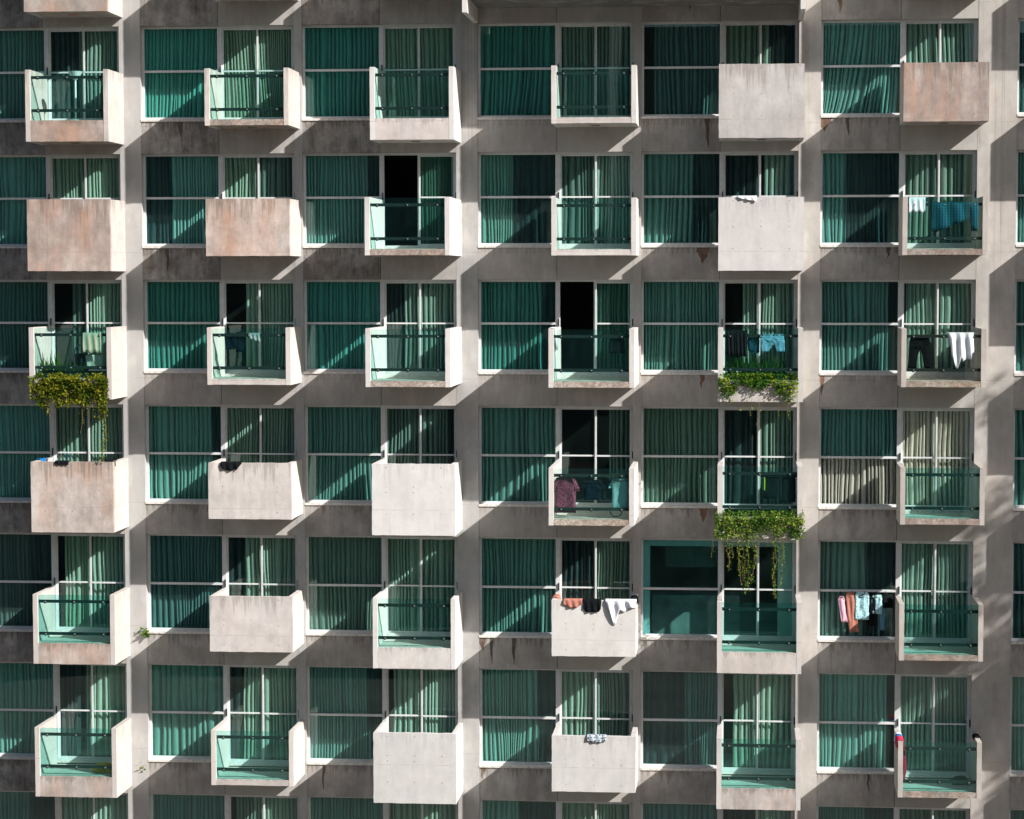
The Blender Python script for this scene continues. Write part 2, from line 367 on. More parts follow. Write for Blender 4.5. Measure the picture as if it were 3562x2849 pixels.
# ------------------------------------------------------------------ curtains
CUR = {  # (fixed window pieces), (door pieces): (from, to, kind, lean)
 ('A',1): ([(0,1,'w',0)], [(0,.42,'k',0), (.42,1,'w',0)]),
 ('B',1): ([(0,1,'w',-.10)], [(0,1,'w',.12)]),
 ('C',1): ([(0,1,'w',0)], [(0,1,'w',.10)]),
 ('D',1): ([(0,1,'w',-.12)], [(.05,1,'w',.05)]),
 ('E',1): ([(.14,1,'g',.05)], [(0,.62,'w',0), (.62,1,'k',0)]),
 ('F',1): ([(0,1,'w',-.32)], [(0,1,'w',.15)]),
 ('B',2): ([(0,.34,'k',.1), (.34,1,'w',0)], [(0,.5,'w',0), (.5,1,'g',0)]),
 ('C',2): ([(0,.8,'w',0), (.8,1,'k',0)], [(.52,1,'w',0)]),
 ('D',2): ([(0,.44,'w',0), (.44,1,'k',.04)], [(0,.5,'g',0), (.5,1,'w',0)]),
 ('E',2): ([(0,.66,'w',-.08), (.66,1,'k',0)], [(0,.52,'k',0), (.56,1,'w',-.12)]),
 ('F',2): ([(0,.33,'w',0), (.33,1,'k',0)], [(0,1,'w',0)]),
 ('A',3): ([(0,1,'g',0)], [(.28,.48,'g',0), (.52,1,'w',0)]),
 ('B',3): ([(0,1,'w',0)], [(.30,1,'w',0)]),
 ('C',3): ([(0,1,'w',0)], [(0,.28,'k',0), (.28,1,'w',0)]),
 ('D',3): ([(0,.78,'w',0), (.78,1,'k',0)], [(.5,1,'w',.05)]),
 ('E',3): ([(0,1,'w',0)], [(.28,1,'w',0)]),
 ('F',3): ([(0,.85,'w',0)], [(.06,1,'w',0)]),
 ('B',4): ([(0,.84,'w',0), (.84,1,'k',0)], [(0,1,'w',0)]),
 ('C',4): ([(0,1,'w',0)], [(0,.86,'g',0), (.86,1,'k',0)]),
 ('D',4): ([(0,.96,'w',.03)], [(.68,1,'g',-.1)]),
 ('E',4): ([(0,1,'w',0)], [(.03,.48,'k',-.12), (.48,1,'w',0)]),
 ('F',4): ([(0,.96,'w',0)], [(0,1,'w',0)]),
 ('A',5): ([(0,.62,'g',0), (.62,1,'k',0)], [(.12,.5,'w',0), (.5,1,'w',0)]),
 ('B',5): ([(0,1,'g',0)], [(0,.26,'k',.1), (.26,1,'w',0)]),
 ('D',5): ([(0,1,'w',0)], [(0,.48,'k',0), (.48,1,'w',0)]),
 ('E',5): ([], []),
 ('F',5): ([(0,.62,'w',-.05), (.62,1,'k',0)], [(0,1,'w',0)]),
 ('A',6): ([(0,1,'w',0)], [(0,.4,'k',0), (.4,1,'w',0)]),
 ('B',6): ([(0,1,'w',0)], [(0,.22,'k',0), (.22,1,'w',0)]),
 ('C',6): ([(0,.75,'w',0), (.75,1,'k',0)], [(.1,1,'w',0)]),
 ('D',6): ([(0,.72,'w',0), (.72,1,'k',0)], [(0,.45,'w',0), (.45,1,'g',0)]),
 ('E',6): ([(0,.55,'k',0), (.55,1,'g',0)], [(.17,1,'w',.0)]),
 ('F',6): ([(0,.87,'w',0)], [(0,1,'w',0)]),
 ('D',7): ([(0,.5,'w',0), (.5,1,'k',0)], [(0,1,'w',0)]),
 ('E',7): ([(0,1,'g',0)], [(.1,.5,'k',0), (.5,1,'w',0)]),
 ('A',7): ([(0,.6,'g',0), (.6,1,'k',0)], [(0,1,'w',0)]),
 ('B',7): ([(0,1,'g',0)], [(.1,.35,'g',0), (.35,1,'w',0)]),
 ('F',7): ([(0,.6,'g',0), (.6,1,'k',0)], [(0,1,'g',0)]),
}
KN = {'w': ('pale', 'curtain_white'), 'g': ('grey', 'curtain_grey'), 'k': ('dark', 'curtain_dark')}
def curtain(x0, x1, z0, z1, y, kind, lean, seed):
    rr = random.Random(seed); bm = bm_(); xs = []; x = x0; bunch = rr.choice((0, 0, .05, -.06, .10)); lift = rr.choice((0, 0, .02, .05))
    pw0 = rr.uniform(.066, .105) * (1.25 if kind == 'k' else 1)
    while x < x1 - .02:
        pw = pw0*(rr.uniform(.6, 1.5) if rr.random() < .8 else rr.uniform(1.3, 2.2)); dep = rr.uniform(.035, .085)
        rw = rr.uniform(.48, .70)
        for k in range(10):
            t = k/10
            yy = -.028*math.sin(math.pi*t/rw) if t < rw else dep*2.7*math.sin(math.pi*(t - rw)/(1 - rw))**.6
            xs.append((x + pw*t, yy))
        x += pw
    xs.append((min(x, x1), 0)); nx = len(xs); NZ = 12; rows = []
    for j in range(NZ + 1):
        t = j/NZ; z = z1 - (z1 - z0)*t; row = []
        am = .55 + .75*t if t < .6 else 1.0
        for i, (xx, yy) in enumerate(xs):
            fx = (xx - x0)/max(.01, x1 - x0)
            sway = .030*nz(xx*2.2, z*1.1, seed) + bunch*t*t*math.sin(2*math.pi*fx)*.5 + lean*t**1.6*(math.sin(math.pi*min(1, max(0, fx)))*.9 + .1)*(x1 - x0)*.55
            xx2 = min(max(xx + sway, x0 - .0), x1 + .01)
            zz = z + (.02*nz(xx*9, 1.3, seed) + lift if j == NZ else 0)
            row.append(bm.verts.new((xx2, y + yy*am*(1 + .5*nz(xx*7, z*1.7, seed + 3)), zz)))
        rows.append(row)
    for a, b in zip(rows, rows[1:]):
        for i in range(nx - 1): bm.faces.new((b[i], b[i+1], a[i+1], a[i]))
    return bm
seed = 1
for c in CO:
    for r in range(1, 8):
        lw, dr = CUR.get((c, r), ([(0,1,'w',0)], [(0,1,'w',0)]))
        if c == 'G': lw, dr = ([(0, 1, 'g' if r % 2 else 'w', .18 if r in (3, 4, 5) else 0)], [(0, 1, 'w', 0)])
        xm = OPL[c] + DOOR0
        for where, lst, a, b, zb in (('fixed window', lw, OPL[c] + .03, xm - .01, ZR[r] - SIL[r] + .05), ('balcony door', dr, xm + .02, OPR[c] - .03, ZR[r] - BS[r] + .23)):
            for n, (f0, f1, k, lean) in enumerate(lst):
                xa, xb = a + (b - a)*f0, a + (b - a)*f1; seed += 1
                bm = curtain(xa, xb, zb, ZR[r] + .03, .30 + (.05 if k == 'k' else 0) + (.06 if (n and lst[n-1][2] == k) else 0), k, lean, seed)
                tn = R.uniform(.72, 1.08); o = link('curtain', bm, KN[k][1], None, (tn, tn*R.uniform(.97, 1.0), tn*R.uniform(.90, .99)), ((xa + xb)/2, .33, ZR[r]), True)
                side = 'across' if f1 - f0 > .9 else ('left in' if (f0 + f1) < .95 else ('right in' if (f0 + f1) > 1.05 else 'middle of'))
                verb = 'closed' if side == 'across' else 'drawn'
                tag(o, f'{KN[k][0]} pleated curtain {verb} {side} {where}, {ROWS[r]} row, {BAY[c]} bay from left', 'curtain', 'pleated curtains behind the glass')

# the bare room: white lining boards and a low cabinet seen through the glass
c, r = 'E', 5; x0, x1, z1 = OPL[c], OPR[c], ZR[r]
bm = bm_(); box(bm, x0 + .03, x0 + .20, .265, .50, z1 - 2.5, z1 + .04); box(bm, x0 + .201, x1 - .42, .27, .48, z1 - .20, z1 + .04); box(bm, x1 - .419, x1 - .02, .265, .52, z1 - 2.5, z1 + .04)
link('lining', bm, 'room_white', building)
bm = bm_(); box(bm, x0 + .21, x0 + 2.3, 1.4, 2.0, z1 - 2.55, z1 - 1.52); box(bm, x0 + .5, x0 + 1.9, 2.2, 2.3, z1 - .95, z1 - .25)
tag(link('cabinet', bm, 'room_furniture', None, None, (x0 + 1.2, 1.7, z1 - 2.5)), 'low dark cabinet in the bare curtainless room', 'cabinet')

# ------------------------------------------------------------------ balconies
FT = {  # tint and material of the front face
 ('A',0): ('concrete_rust', (.40, .34, .30)), ('A',1): ('concrete_rust', (.42, .33, .285)), ('A',2): ('concrete_rust', (.47, .375, .33)), ('A',3): ('concrete_balcony', (.50, .46, .43)),
 ('A',4): ('concrete_rust', (.55, .475, .43)), ('A',5): ('concrete_rust', (.50, .44, .40)), ('A',6): ('concrete_rust', (.48, .42, .385)),
 ('B',0): ('concrete_mid', (.4, .36, .33)), ('B',1): ('concrete_rough', (.52, .44, .38)), ('B',2): ('concrete_rust', (.60, .48, .42)), ('B',3): ('concrete_balcony', (.56, .51, .48)), ('B',4): ('concrete_balcony', (.62, .575, .545)),
 ('B',5): ('concrete_balcony', (.60, .56, .535)), ('B',6): ('concrete_balcony', (.50, .465, .44)),
 ('C',0): ('concrete_rust', (.46, .40, .37)), ('C',1): ('concrete_balcony', (.62, .56, .535)), ('C',2): ('concrete_rough', (.54, .44, .38)), ('C',3): ('concrete_rough', (.60, .52, .46)), ('C',4): ('concrete_clean', (.68, .665, .65)),
 ('C',5): ('concrete_balcony', (.62, .595, .57)), ('C',6): ('concrete_clean', (.58, .575, .56)),
 ('D',1): ('concrete_balcony', (.58, .53, .50)), ('D',2): ('concrete_balcony', (.62, .57, .54)), ('D',3): ('concrete_rough', (.60, .54, .48)), ('D',4): ('concrete_rough', (.60, .52, .43)), ('D',5): ('concrete_clean', (.64, .63, .605)),
 ('D',6): ('concrete_clean', (.58, .575, .555)),
 ('E',1): ('concrete_balcony', (.50, .475, .46)), ('E',2): ('concrete_clean', (.60, .58, .57)), ('E',3): ('concrete_balcony', (.50, .47, .44)), ('E',4): ('concrete_balcony', (.52, .47, .42)), ('E',5): ('concrete_balcony', (.55, .50, .46)), ('E',6): ('concrete_rust', (.50, .45, .42)),
 ('F',1): ('concrete_rust', (.40, .33, .295)), ('F',2): ('concrete_rough', (.42, .37, .33)), ('F',3): ('concrete_rough', (.50, .44, .35)), ('F',4): ('concrete_rough', (.47, .39, .34)), ('F',5): ('concrete_rough', (.45, .39, .34)), ('F',6): ('concrete_rough', (.40, .37, .33)),
}
SIDE = dict(A=(.56, .51, .475), B=(.62, .57, .53), C=(.66, .64, .62), D=(.62, .59, .565), E=(.55, .525, .505), F=(.46, .42, .385), G=(.5, .47, .44))
GR = {('A',5): 'glass_rail_green', ('A',6): 'glass_rail_green', ('B',6): 'glass_rail_green', ('F',4): 'glass_rail_green', ('E',5): 'glass_rail_green', ('E',6): 'glass_rail_green', ('F',5): 'glass_rail_green', ('C',5): 'glass_rail', ('D',4): 'glass_rail_pale',
      ('D',1): 'glass_rail', ('F',3): 'glass_clear', ('F',6): 'glass_rail_green', ('C',2): 'glass_rail', ('D',2): 'glass_rail'}
T = .11
def bal(c, r):
    d = D2 if (c, r) in DEEP else D1; tall = (c, r) in TALLS
    zt = ZR[r] - BT[r]; zs = ZR[r] - BS[r]; zb = zs - (TALL if tall else 0)
    return BL[c], BR[c], d, zt, zs + .137, zb
def rough_front(bm, x0, x1, y, y1, z0, z1, seed, amp=.009):
    """box whose front edges are slightly uneven, as cast and worn concrete is"""
    n = max(2, int((x1 - x0)/.12)); m = max(2, int((z1 - z0)/.12))
    g = []
    for j in range(m + 1):
        row = []
        for i in range(n + 1):
            x = x0 + (x1 - x0)*i/n; z = z0 + (z1 - z0)*j/m
            ex = amp*nz(x*9, z*9, seed) if i in (0, n) else 0; ez = amp*nz(x*11, z*7, seed + 5) if j in (0, m) else 0
            row.append(bm.verts.new((x + ex, y + abs(amp*nz(x*6, z*6, seed + 9))*.5, z + ez)))
        g.append(row)
    for j in range(m):
        for i in range(n): bm.faces.new((g[j][i], g[j][i+1], g[j+1][i+1], g[j+1][i]))
    rim = [g[0][i] for i in range(n + 1)] + [g[j][n] for j in range(1, m + 1)] + [g[m][i] for i in range(n - 1, -1, -1)] + [g[j][0] for j in range(m - 1, 0, -1)]
    back = [bm.verts.new((v.co.x, y1, v.co.z)) for v in rim]
    k = len(rim)
    for i in range(k): bm.faces.new((rim[(i+1) % k], rim[i], back[i], back[(i+1) % k]))
    bm.faces.new(back)
for c in CO:
    for r in range(0, 7):
        if r == 0 and c in 'DE': continue
        x0, x1, d, zt, zs, zb = bal(c, r); fm, fc = FT.get((c, r), ('concrete_balcony', (.5, .46, .43)))
        solid = (c, r) in SOLID; tall = (c, r) in TALLS; sd = hash((ord(c), r)) % 97
        yf = -d + T if (solid) else -d + .001
        bm = bm_(); rough_front(bm, x0 + T, x1 - T, (-d + T) if (solid or tall) else -d + .006, -.001, zb + .004, zs, sd)
        b = link('balcony', bm, ['concrete_rough' if 'rough' in fm else 'concrete_balcony'] , building, fc)
        if solid or tall or 'rough' in fm:
            tn = {'concrete_rust': 'rust stained', 'concrete_clean': 'pale smooth', 'concrete_rough': 'eroded', 'concrete_balcony': 'weathered', 'concrete_mid': 'grey'}[fm]
            b['label'] = f'{"deep " if (c, r) in DEEP else ""}balcony with {tn} {"solid concrete front" if solid else ("concrete apron under glass" if tall else "slab edge under glass")}'
        else: b['label'] = f'{"deep " if (c, r) in DEEP else ""}balcony with glass front between bare concrete walls'
        bm = bm_(); box(bm, x0 + T + .003, x1 - T - .003, -d + T + .004, -.004, zs, zs + .012); link('floor', bm, 'balcony_floor', b)
        bm = bm_(); xc = (x0 + x1)/2; box(bm, xc - .1, xc + .1, -d*.55, -d*.55 + .07, zb - .012, zb + .003); link('drain', bm, 'lamp_amber' if (c, r) == ('A', 0) else 'joint_dark', b)
        for s in (0, 1):
            bm = bm_(); rough_front(bm, x0 if s == 0 else x1 - T, x0 + T if s == 0 else x1, yf, .0, zb, zt, sd + s, .005)
            link('side_wall', bm, 'concrete_balcony' if c in 'AB' and r < 3 else 'concrete_clean', b, SIDE[c])
        if solid:
            bm = bm_(); rough_front(bm, x0 - .002, x1 + .002, -d, -d + T - .001, zb - .002, zt + .002, sd)
            f = link('front_panel', bm, fm, b, fc)
            hb = bm_(); H = zt - zb
            for px in (.17, .5, .83):
                for pz in ((.05, .32, .40, .70) if tall else (.06, .42, .52, .88)):
                    xx = x0 + (x1 - x0)*px; zz = zt - H*pz
                    cyl(hb, (xx, -d - .0022, zz), (xx, -d + .01, zz), .008 + .005*R.random(), 8)  # proud discs; the shade inside the tie holes is put into their colour
            link('tie_hole_disc', hb, 'hole_shade', b)
        else:
            if tall:
                bm = bm_(); rough_front(bm, x0 + T + .001, x1 - T - .001, -d + .004, -d + T - .001, zb, zs + .002, sd); link('apron', bm, fm, b, fc)
            bm = bm_(); box(bm, x0 + T + .004, x1 - T - .004, -d + .045, -d + .055, zs + .003, zt - .015); link('glass_panel', bm, GR.get((c, r), 'glass_rail'), b)
            for zz in (zt - .172, zt - .925):
                bm = bm_(); box(bm, x0 + T + .002, x1 - T - .002, -d + .075, -d + .115, zz - .034, zz + .034)
                for fx in (.10, .5, .9):
                    xx = x0 + T + (x1 - x0 - 2*T)*fx
                    cyl(bm, (xx, -d + .030, zz - .004), (xx, -d + .0749, zz - .004), .015, 8, mi=1)
                    box(bm, xx - .035, xx + .01, -d + .0565, -d + .074, zz - .05, zz + .02)
                link('rail', bm, ['rail_metal', 'steel_bolt'], b)
# wide double balcony above the fourth and fifth bays
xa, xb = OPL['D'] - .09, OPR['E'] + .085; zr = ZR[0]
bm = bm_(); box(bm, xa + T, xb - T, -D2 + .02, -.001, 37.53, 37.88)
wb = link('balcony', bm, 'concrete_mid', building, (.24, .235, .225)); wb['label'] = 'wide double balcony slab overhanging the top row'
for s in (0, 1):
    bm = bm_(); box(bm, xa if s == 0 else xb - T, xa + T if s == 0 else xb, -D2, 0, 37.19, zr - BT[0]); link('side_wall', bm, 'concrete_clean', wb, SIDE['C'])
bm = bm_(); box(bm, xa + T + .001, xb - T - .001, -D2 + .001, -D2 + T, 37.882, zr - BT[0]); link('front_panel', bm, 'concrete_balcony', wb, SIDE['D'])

# ------------------------------------------------------------------ laundry
def lx(c, u): return BL[c] + u
def lz(c, r, v): return ZR[r] - BT[r] - v
def dep(c, r): return D2 if (c, r) in DEEP else D1
def strip(bm, rows, y0, amp=.02, freq=14, seed=0, nx=12, sub=4, mi=0):
    """cloth hung in folds: rows of (z, x left, x right, extra y), smoothly joined"""
    full = []
    for a, b in zip(rows, rows[1:]):
        for k in range(sub): full.append(tuple(a[i] + (b[i] - a[i])*k/sub for i in range(4)))
    full.append(rows[-1]); g = []
    for j, (z, xl, xr, dy) in enumerate(full):
        g.append([bm.verts.new((xl + (xr - xl)*i/nx + .008*nz(i*.9, j*.7, seed), y0 + dy + amp*(math.sin((xl + (xr - xl)*i/nx)*freq*2 + seed + 1.2*nz(i*.3, j*.25, seed)*3)*.6 + nz(i*.55, j*.35, seed + 2)), z + .01*nz(i*.8, 4, seed)*(j == len(full) - 1))) for i in range(nx + 1)])
    for j in range(len(g) - 1):
        for i in range(nx): bm.faces.new((g[j+1][i], g[j+1][i+1], g[j][i+1], g[j][i])).material_index = mi
def finish(name, bm, mats, label, cat, group=None, loc=None, thick=.010):
    o = link(name, bm, mats, None, None, loc, True); md = o.modifiers.new('thick', 'SOLIDIFY'); md.thickness = thick; md.offset = 0
    return tag(o, label, cat, group)
G_L = 'laundry drying on the balconies'
def R4(rows): return [tuple(q) + (0,)*(4 - len(q)) for q in rows]
def hung(name, c, r, parts, mats, label, cat, y=None, amp=.022, freq=14, seed=0, thick=.012):
    """parts: lists of (v below wall top, u left, u right); y = distance out from the wall face"""
    y = -dep(c, r) + .13 if y is None else y; bm = bm_()
    for k, p in enumerate(parts):
        strip(bm, [(lz(c, r, q[0]), lx(c, q[1]), lx(c, q[2]), (q[3] if len(q) > 3 else 0)) for q in p], y, amp, freq, seed + k*3, max(5, int((p[0][2] - p[0][1])/.03)))
    q = parts[0][0]
    return finish(name, bm, mats, label, cat, G_L, (lx(c, (q[1] + q[2])/2), y, lz(c, r, q[0])), thick)
def drape(name, c, r, u0, u1, path, mats, label, cat, seed=0, hem=.3, amp=.012, nx=16, thick=.012, cut=None):
    """cloth over an edge: path of (y, v) points across the edge; the front hem runs uneven"""
    pts = []
    for a, b in zip(path, path[1:]):
        for k in range(5): pts.append((a[0] + (b[0] - a[0])*k/5, a[1] + (b[1] - a[1])*k/5))
    pts.append(path[-1]); bm = bm_(); g = []; top = min(p[1] for p in pts)
    for i in range(nx + 1):
        f = i/nx; cutv = cut(f) if cut else 1 - hem*abs(nz(f*4, 1, seed))
        g.append([bm.verts.new((lx(c, u0 + (u1 - u0)*f) + .012*nz(f*5, j*.5, seed), y - amp*(.5 + math.sin(f*18 + seed + j*.25))*min(1, (v - top)*6 + .15), lz(c, r, top + (v - top)*(cutv if v > top + .03 else 1)))) for j, (y, v) in enumerate(pts)])
    for i in range(nx):
        for j in range(len(pts) - 1): bm.faces.new((g[i][j], g[i+1][j], g[i+1][j+1], g[i][j+1]))
    return finish(name, bm, mats, label, cat, G_L, (lx(c, (u0 + u1)/2), path[0][0], lz(c, r, top)), thick)
def over_front(c, r, front, back=.15):      # path over a concrete front panel
    d = dep(c, r); return [(-d - .022, front), (-d - .022, .0), (-d - .012, -.022), (-d + T*.5, -.026), (-d + T + .012, -.02), (-d + T + .02, back)]
def over_rail(c, r, front, back=.35, up=.172 - .045):
    d = dep(c, r); return [(-d + .058, front), (-d + .062, up + .02), (-d + .078, up), (-d + .112, up), (-d + .130, up + .02), (-d + .135, back)]
def hanger(c, r, u, v, label, y=None, w=.20, tilt=0):
    y = -dep(c, r) + .095 if y is None else y; x = lx(c, u); z = lz(c, r, v); bm = bm_()
    pts = [(x + .018*math.cos(a) , y, z + .03 + .018*math.sin(a)) for a in (3.6, 2.6, 1.6, .6, -.4)] + [(x, y, z)]
    tube(bm, pts, .006, 5)
    tube(bm, [(x, y, z), (x - w*.55, y, z - .055), (x - w, y, z - .115 - tilt), (x + w, y, z - .115 + tilt), (x + w*.55, y, z - .055), (x, y, z)], .008, 5)
    return tag(link('clothes_hanger', bm, 'black_plastic', None, None, (x, y, z)), label, 'hanger', 'black clothes hangers')
def shirt(c, r, u, v, w, h, sl=.16, neck=.07):
    """body and two sleeves as strips: centre u, top v, half width w, height h"""
    return [[(v + .015, u - neck - .02, u + neck + .02), (v + .03, u - w*.8, u + w*.8), (v + .12, u - w, u + w), (v + h*.6, u - w*.96, u + w*.98), (v + h, u - w*1.02, u + w)],
            [(v + .03, u - w*.82, u - w*.5), (v + .03 + sl*.7, u - w - .07, u - w*.86), (v + .04 + sl, u - w - .085, u - w*.9)],
            [(v + .03, u + w*.5, u + w*.82), (v + .03 + sl*.7, u + w*.86, u + w + .07), (v + .04 + sl, u + w*.9, u + w + .085)]]

# first bay, third row
drape('towel', 'A', 3, 1.25, 1.68, over_rail('A', 3, .60, .35), 'cloth_sage', 'sage green towel hung over the rail of the yellow vine balcony', 'towel', 1, .12)
hung('towel', 'A', 3, [[(.64, 1.27, 1.66), (.80, 1.28, 1.66), (.95, 1.29, 1.65)]], 'cloth_ecru', 'pale cloth hanging below the sage green towel', 'towel', -D1 + .2, .015, 9, 5)
hanger('A', 3, .72, .06, 'empty black hanger above snake plants, nearest the left wall'); hanger('A', 3, 1.05, .06, 'empty black hanger mid rail above the dark bin, vine balcony')
bm = bm_(); cx, cy, cz = lx('A', 1.05), -.72, lz('A', 3, 1.15)
for a, b, r0, r1 in ((0, .10, .13, .15), (.10, .48, .15, .165), (.48, .53, .175, .175)): cyl(bm, (cx, cy, cz + a), (cx, cy, cz + b), r0, 20, r1)
pl = link('laundry_bin', bm, 'bin_dark', None, None, (cx, cy, cz)); tag(pl, 'dark round bin with a tall hoop handle behind the glass', 'bin')
bm = bm_(); tube(bm, [(cx + .15*math.cos(a), cy, cz + .53 + .20*math.sin(a)) for a in [math.pi*k/8 for k in range(9)]], .018, 6); link('handle', bm, 'bin_dark', pl)
# first bay, fourth row
drape('cloth', 'A', 4, .58, .90, over_front('A', 4, .07, .12), 'cloth_black', 'black cloth folded over the top of the orange stained solid front', 'cloth', 3, .3)
bm = bm_(); strip(bm, [(lz('A', 4, -.03), BR['A'] - .20, BR['A'] + .015, 0), (lz('A', 4, -.055), BR['A'] - .22, BR['A'] + .03, .12), (lz('A', 4, -.02), BR['A'] - .25, BR['A'] + .02, .3)], -D1 + .02, .02, 12, 4)
strip(bm, [(lz('A', 4, -.03), BR['A'] + .012, BR['A'] + .024, .02), (lz('A', 4, .10), BR['A'] + .014, BR['A'] + .026, .05)], -D1 + .1, .01, 9, 8)
finish('cloth', bm, 'cloth_black', 'crumpled black garment on the right corner of the fourth row first balcony', 'cloth', G_L, (BR['A'], -D1, lz('A', 4, 0)))
bm = bm_(); strip(bm, [(lz('A', 4, .22), BL['A'] + T + .014, BL['A'] + T + .02, 0), (lz('A', 4, .0), BL['A'] + T + .014, BL['A'] + T + .02, 0), (lz('A', 4, -.016), BL['A'] + .06, BL['A'] + .07, 0)], -.62, .0, 9, 4, 2)
for v in bm.verts: pass
vs = list(bm.verts); bm.free(); bm = bm_()
g = [[bm.verts.new((BL['A'] + xx, -.85 + .36*i/6, lz('A', 4, vv + .02*nz(i, j, 3)))) for j, (xx, vv) in enumerate(((-.02, .12), (-.016, -.0), (.02, -.022), (T - .02, -.022), (T + .016, 0), (T + .02, .13), (T + .02, .24)))] for i in range(7)]
for i in range(6):
    for j in range(6): bm.faces.new((g[i][j], g[i+1][j], g[i+1][j+1], g[i][j+1]))
finish('cloth', bm, 'cloth_blue', 'bright blue cloth laid over the left wall of the fourth row first balcony', 'cloth', G_L, (BL['A'], -.7, lz('A', 4, 0)))
# second bay, third and fourth rows
hung('shirt', 'B', 3, [[(.13, .38, .66), (.2, .38, .66), (.46, .41, .66), (.50, .40, .62)]], 'cloth_navy', 'dark shirt hanging on rail beside dark trousers, second bay', 'shirt', None, .02, 12, 2)
hung('trousers', 'B', 3, [[(.10, .66, .84), (.30, .65, .84), (.56, .64, .83)]], 'cloth_navy', 'dark trousers folded over rail in front of the black doorway, second bay', 'trousers', None, .015, 12, 7)
drape('cloth', 'B', 3, .95, 1.22, over_rail('B', 3, .34, .25), 'cloth_grey', 'small grey cloth over the rail right of the dark trousers', 'cloth', 4, .3, cut=lambda f: .55 + .45*f)
drape('garment', 'B', 4, .30, .78, over_front('B', 4, .24, .2), 'cloth_black', 'black garment slung over white concrete front with a ragged hem', 'garment', 6, .3, .014, 20, .014, lambda f: .18 + .6*math.sin(math.pi*min(1, f*.9 + .14)) + .32*nz(f*7, 3, 8) + .25*math.exp(-((f - .78)/.08)**2))
# fourth bay
bm = bm_(); g = [[bm.verts.new((BL['D'] + xx + .012*nz(i*.8, j*.6, 2), -1.72 + .34*i/7, lz('D', 3, vv*(1 - .25*abs(nz(i*.6, 3, 1)))))) for j, (xx, vv) in enumerate(((-.03, .30), (-.024, .1), (-.02, 0), (.02, -.022), (T - .02, -.022), (T + .016, 0), (T + .024, .2), (T + .04, .5)))] for i in range(8)]
for i in range(7):
    for j in range(7): bm.faces.new((g[i][j], g[i+1][j], g[i+1][j+1], g[i][j+1]))
finish('towel', bm, 'cloth_white', 'white towel slung over the left wall beside the black doorway', 'towel', G_L, (BL['D'], -1.6, lz('D', 3, 0)))
hanger('D', 3, 1.52, .06, 'black hanger holding dark shorts in front of green curtain')
hung('shorts', 'D', 3, [[(.22, 1.36, 1.68), (.40, 1.34, 1.70), (.54, 1.34, 1.71)]], 'cloth_black', 'dark pleated shorts on a hanger, third row fourth bay', 'shorts', None, .02, 20, 3)
hung('shirt', 'D', 4, shirt('D', 4, .36, .20, .24, .82, .30), 'cloth_maroon', 'maroon patterned long shirt at the left of a hanging row', 'shirt', None, .03, 12, 4)
hanger('D', 4, .34, .16, 'black hanger in the maroon patterned shirt')
hung('blouse', 'D', 4, shirt('D', 4, .97, .26, .19, .46, .18), 'cloth_navy', 'short navy blouse on a hanger beside the maroon shirt', 'blouse', None, .025, 14, 6)
hanger('D', 4, .97, .20, 'black hanger in the short navy blouse')
hung('shirt', 'D', 4, shirt('D', 4, 1.32, .28, .13, .44, .12), 'cloth_black', 'black top between navy blouse and teal shirt', 'shirt', -D2 + .2, .02, 14, 8)
hanger('D', 4, 1.32, .22, 'black hanger in the top between navy and teal clothes', -D2 + .19, .15)
hung('shirt', 'D', 4, shirt('D', 4, 1.60, .22, .19, .72, .2), 'cloth_teal', 'teal shirt at the right end of the hanging row', 'shirt', None, .03, 13, 9)
hanger('D', 4, 1.64, .17, 'black hanger in the teal shirt')
bm = bm_(); tube(bm, [(lx('D', 1.50 + .13*math.cos(a)), -D2 + .16, lz('D', 4, .98 + .12*math.sin(a))) for a in [math.pi*k/8 for k in range(9)]], .012, 6)
tag(link('strap', bm, 'cloth_black', None, None, (lx('D', 1.5), -D2 + .16, lz('D', 4, .98))), 'dark strap loop hanging under the teal shirt', 'strap', G_L)
drape('top', 'D', 5, .27, .69, over_front('D', 5, .17, .2), 'cloth_salmon', 'salmon pink top draped over solid front beside black shorts', 'top', 2, .3, .014, 18, .014, lambda f: .45 + .55*math.sin(math.pi*f)**.6)
drape('shorts', 'D', 5, .72, 1.13, over_front('D', 5, .26, .2), 'cloth_black', 'black shorts draped over solid front between pink and white clothes', 'shorts', 3, .15, .014, 18, .014, lambda f: .75 + .25*min(1, f*8, (1 - f)*8))
drape('shirt', 'D', 5, 1.22, 1.92, over_front('D', 5, .56, .25), 'cloth_white', 'crumpled white shirt draped over the right half of solid front', 'shirt', 5, .3, .03, 26, .014, lambda f: (.30 + .7*math.exp(-((f - .30)/.12)**2) + .18*math.exp(-((f - .62)/.1)**2))*min(1, .45 + f*5))
def over_side(name, c, r, left, y0, y1, inn, out_, mat, label, cat, seed=1, n=8):
    xw = BL[c] if left else BR[c] - T; bm = bm_()
    prof = ((-.022, out_), (-.022, out_*.4), (-.018, 0), (.01, -.024), (T - .01, -.024), (T + .018, 0), (T + .022, inn*.5), (T + .03, inn))
    g = [[bm.verts.new((xw + xx + .01*nz(i*.8, j*.5, seed), y0 + (y1 - y0)*i/n, lz(c, r, vv*(1 - .3*abs(nz(i*.7, 2, seed)))))) for j, (xx, vv) in enumerate(prof)] for i in range(n + 1)]
    for i in range(n):
        for j in range(len(prof) - 1):
            bm.faces.new((g[i][j], g[i+1][j], g[i+1][j+1], g[i][j+1])).material_index = (0 if not isinstance(mat, list) else min(len(mat) - 1, int((1 - (i + .5)/n)*len(mat))))
    return finish(name, bm, mat, label, cat, G_L, (xw, (y0 + y1)/2, lz(c, r, 0)))
over_side('cloth', 'D', 5, True, -.95, -.45, .12, .25, 'cloth_salmon', 'dusky pink cloth on the left wall above the salmon top', 'cloth', 3)
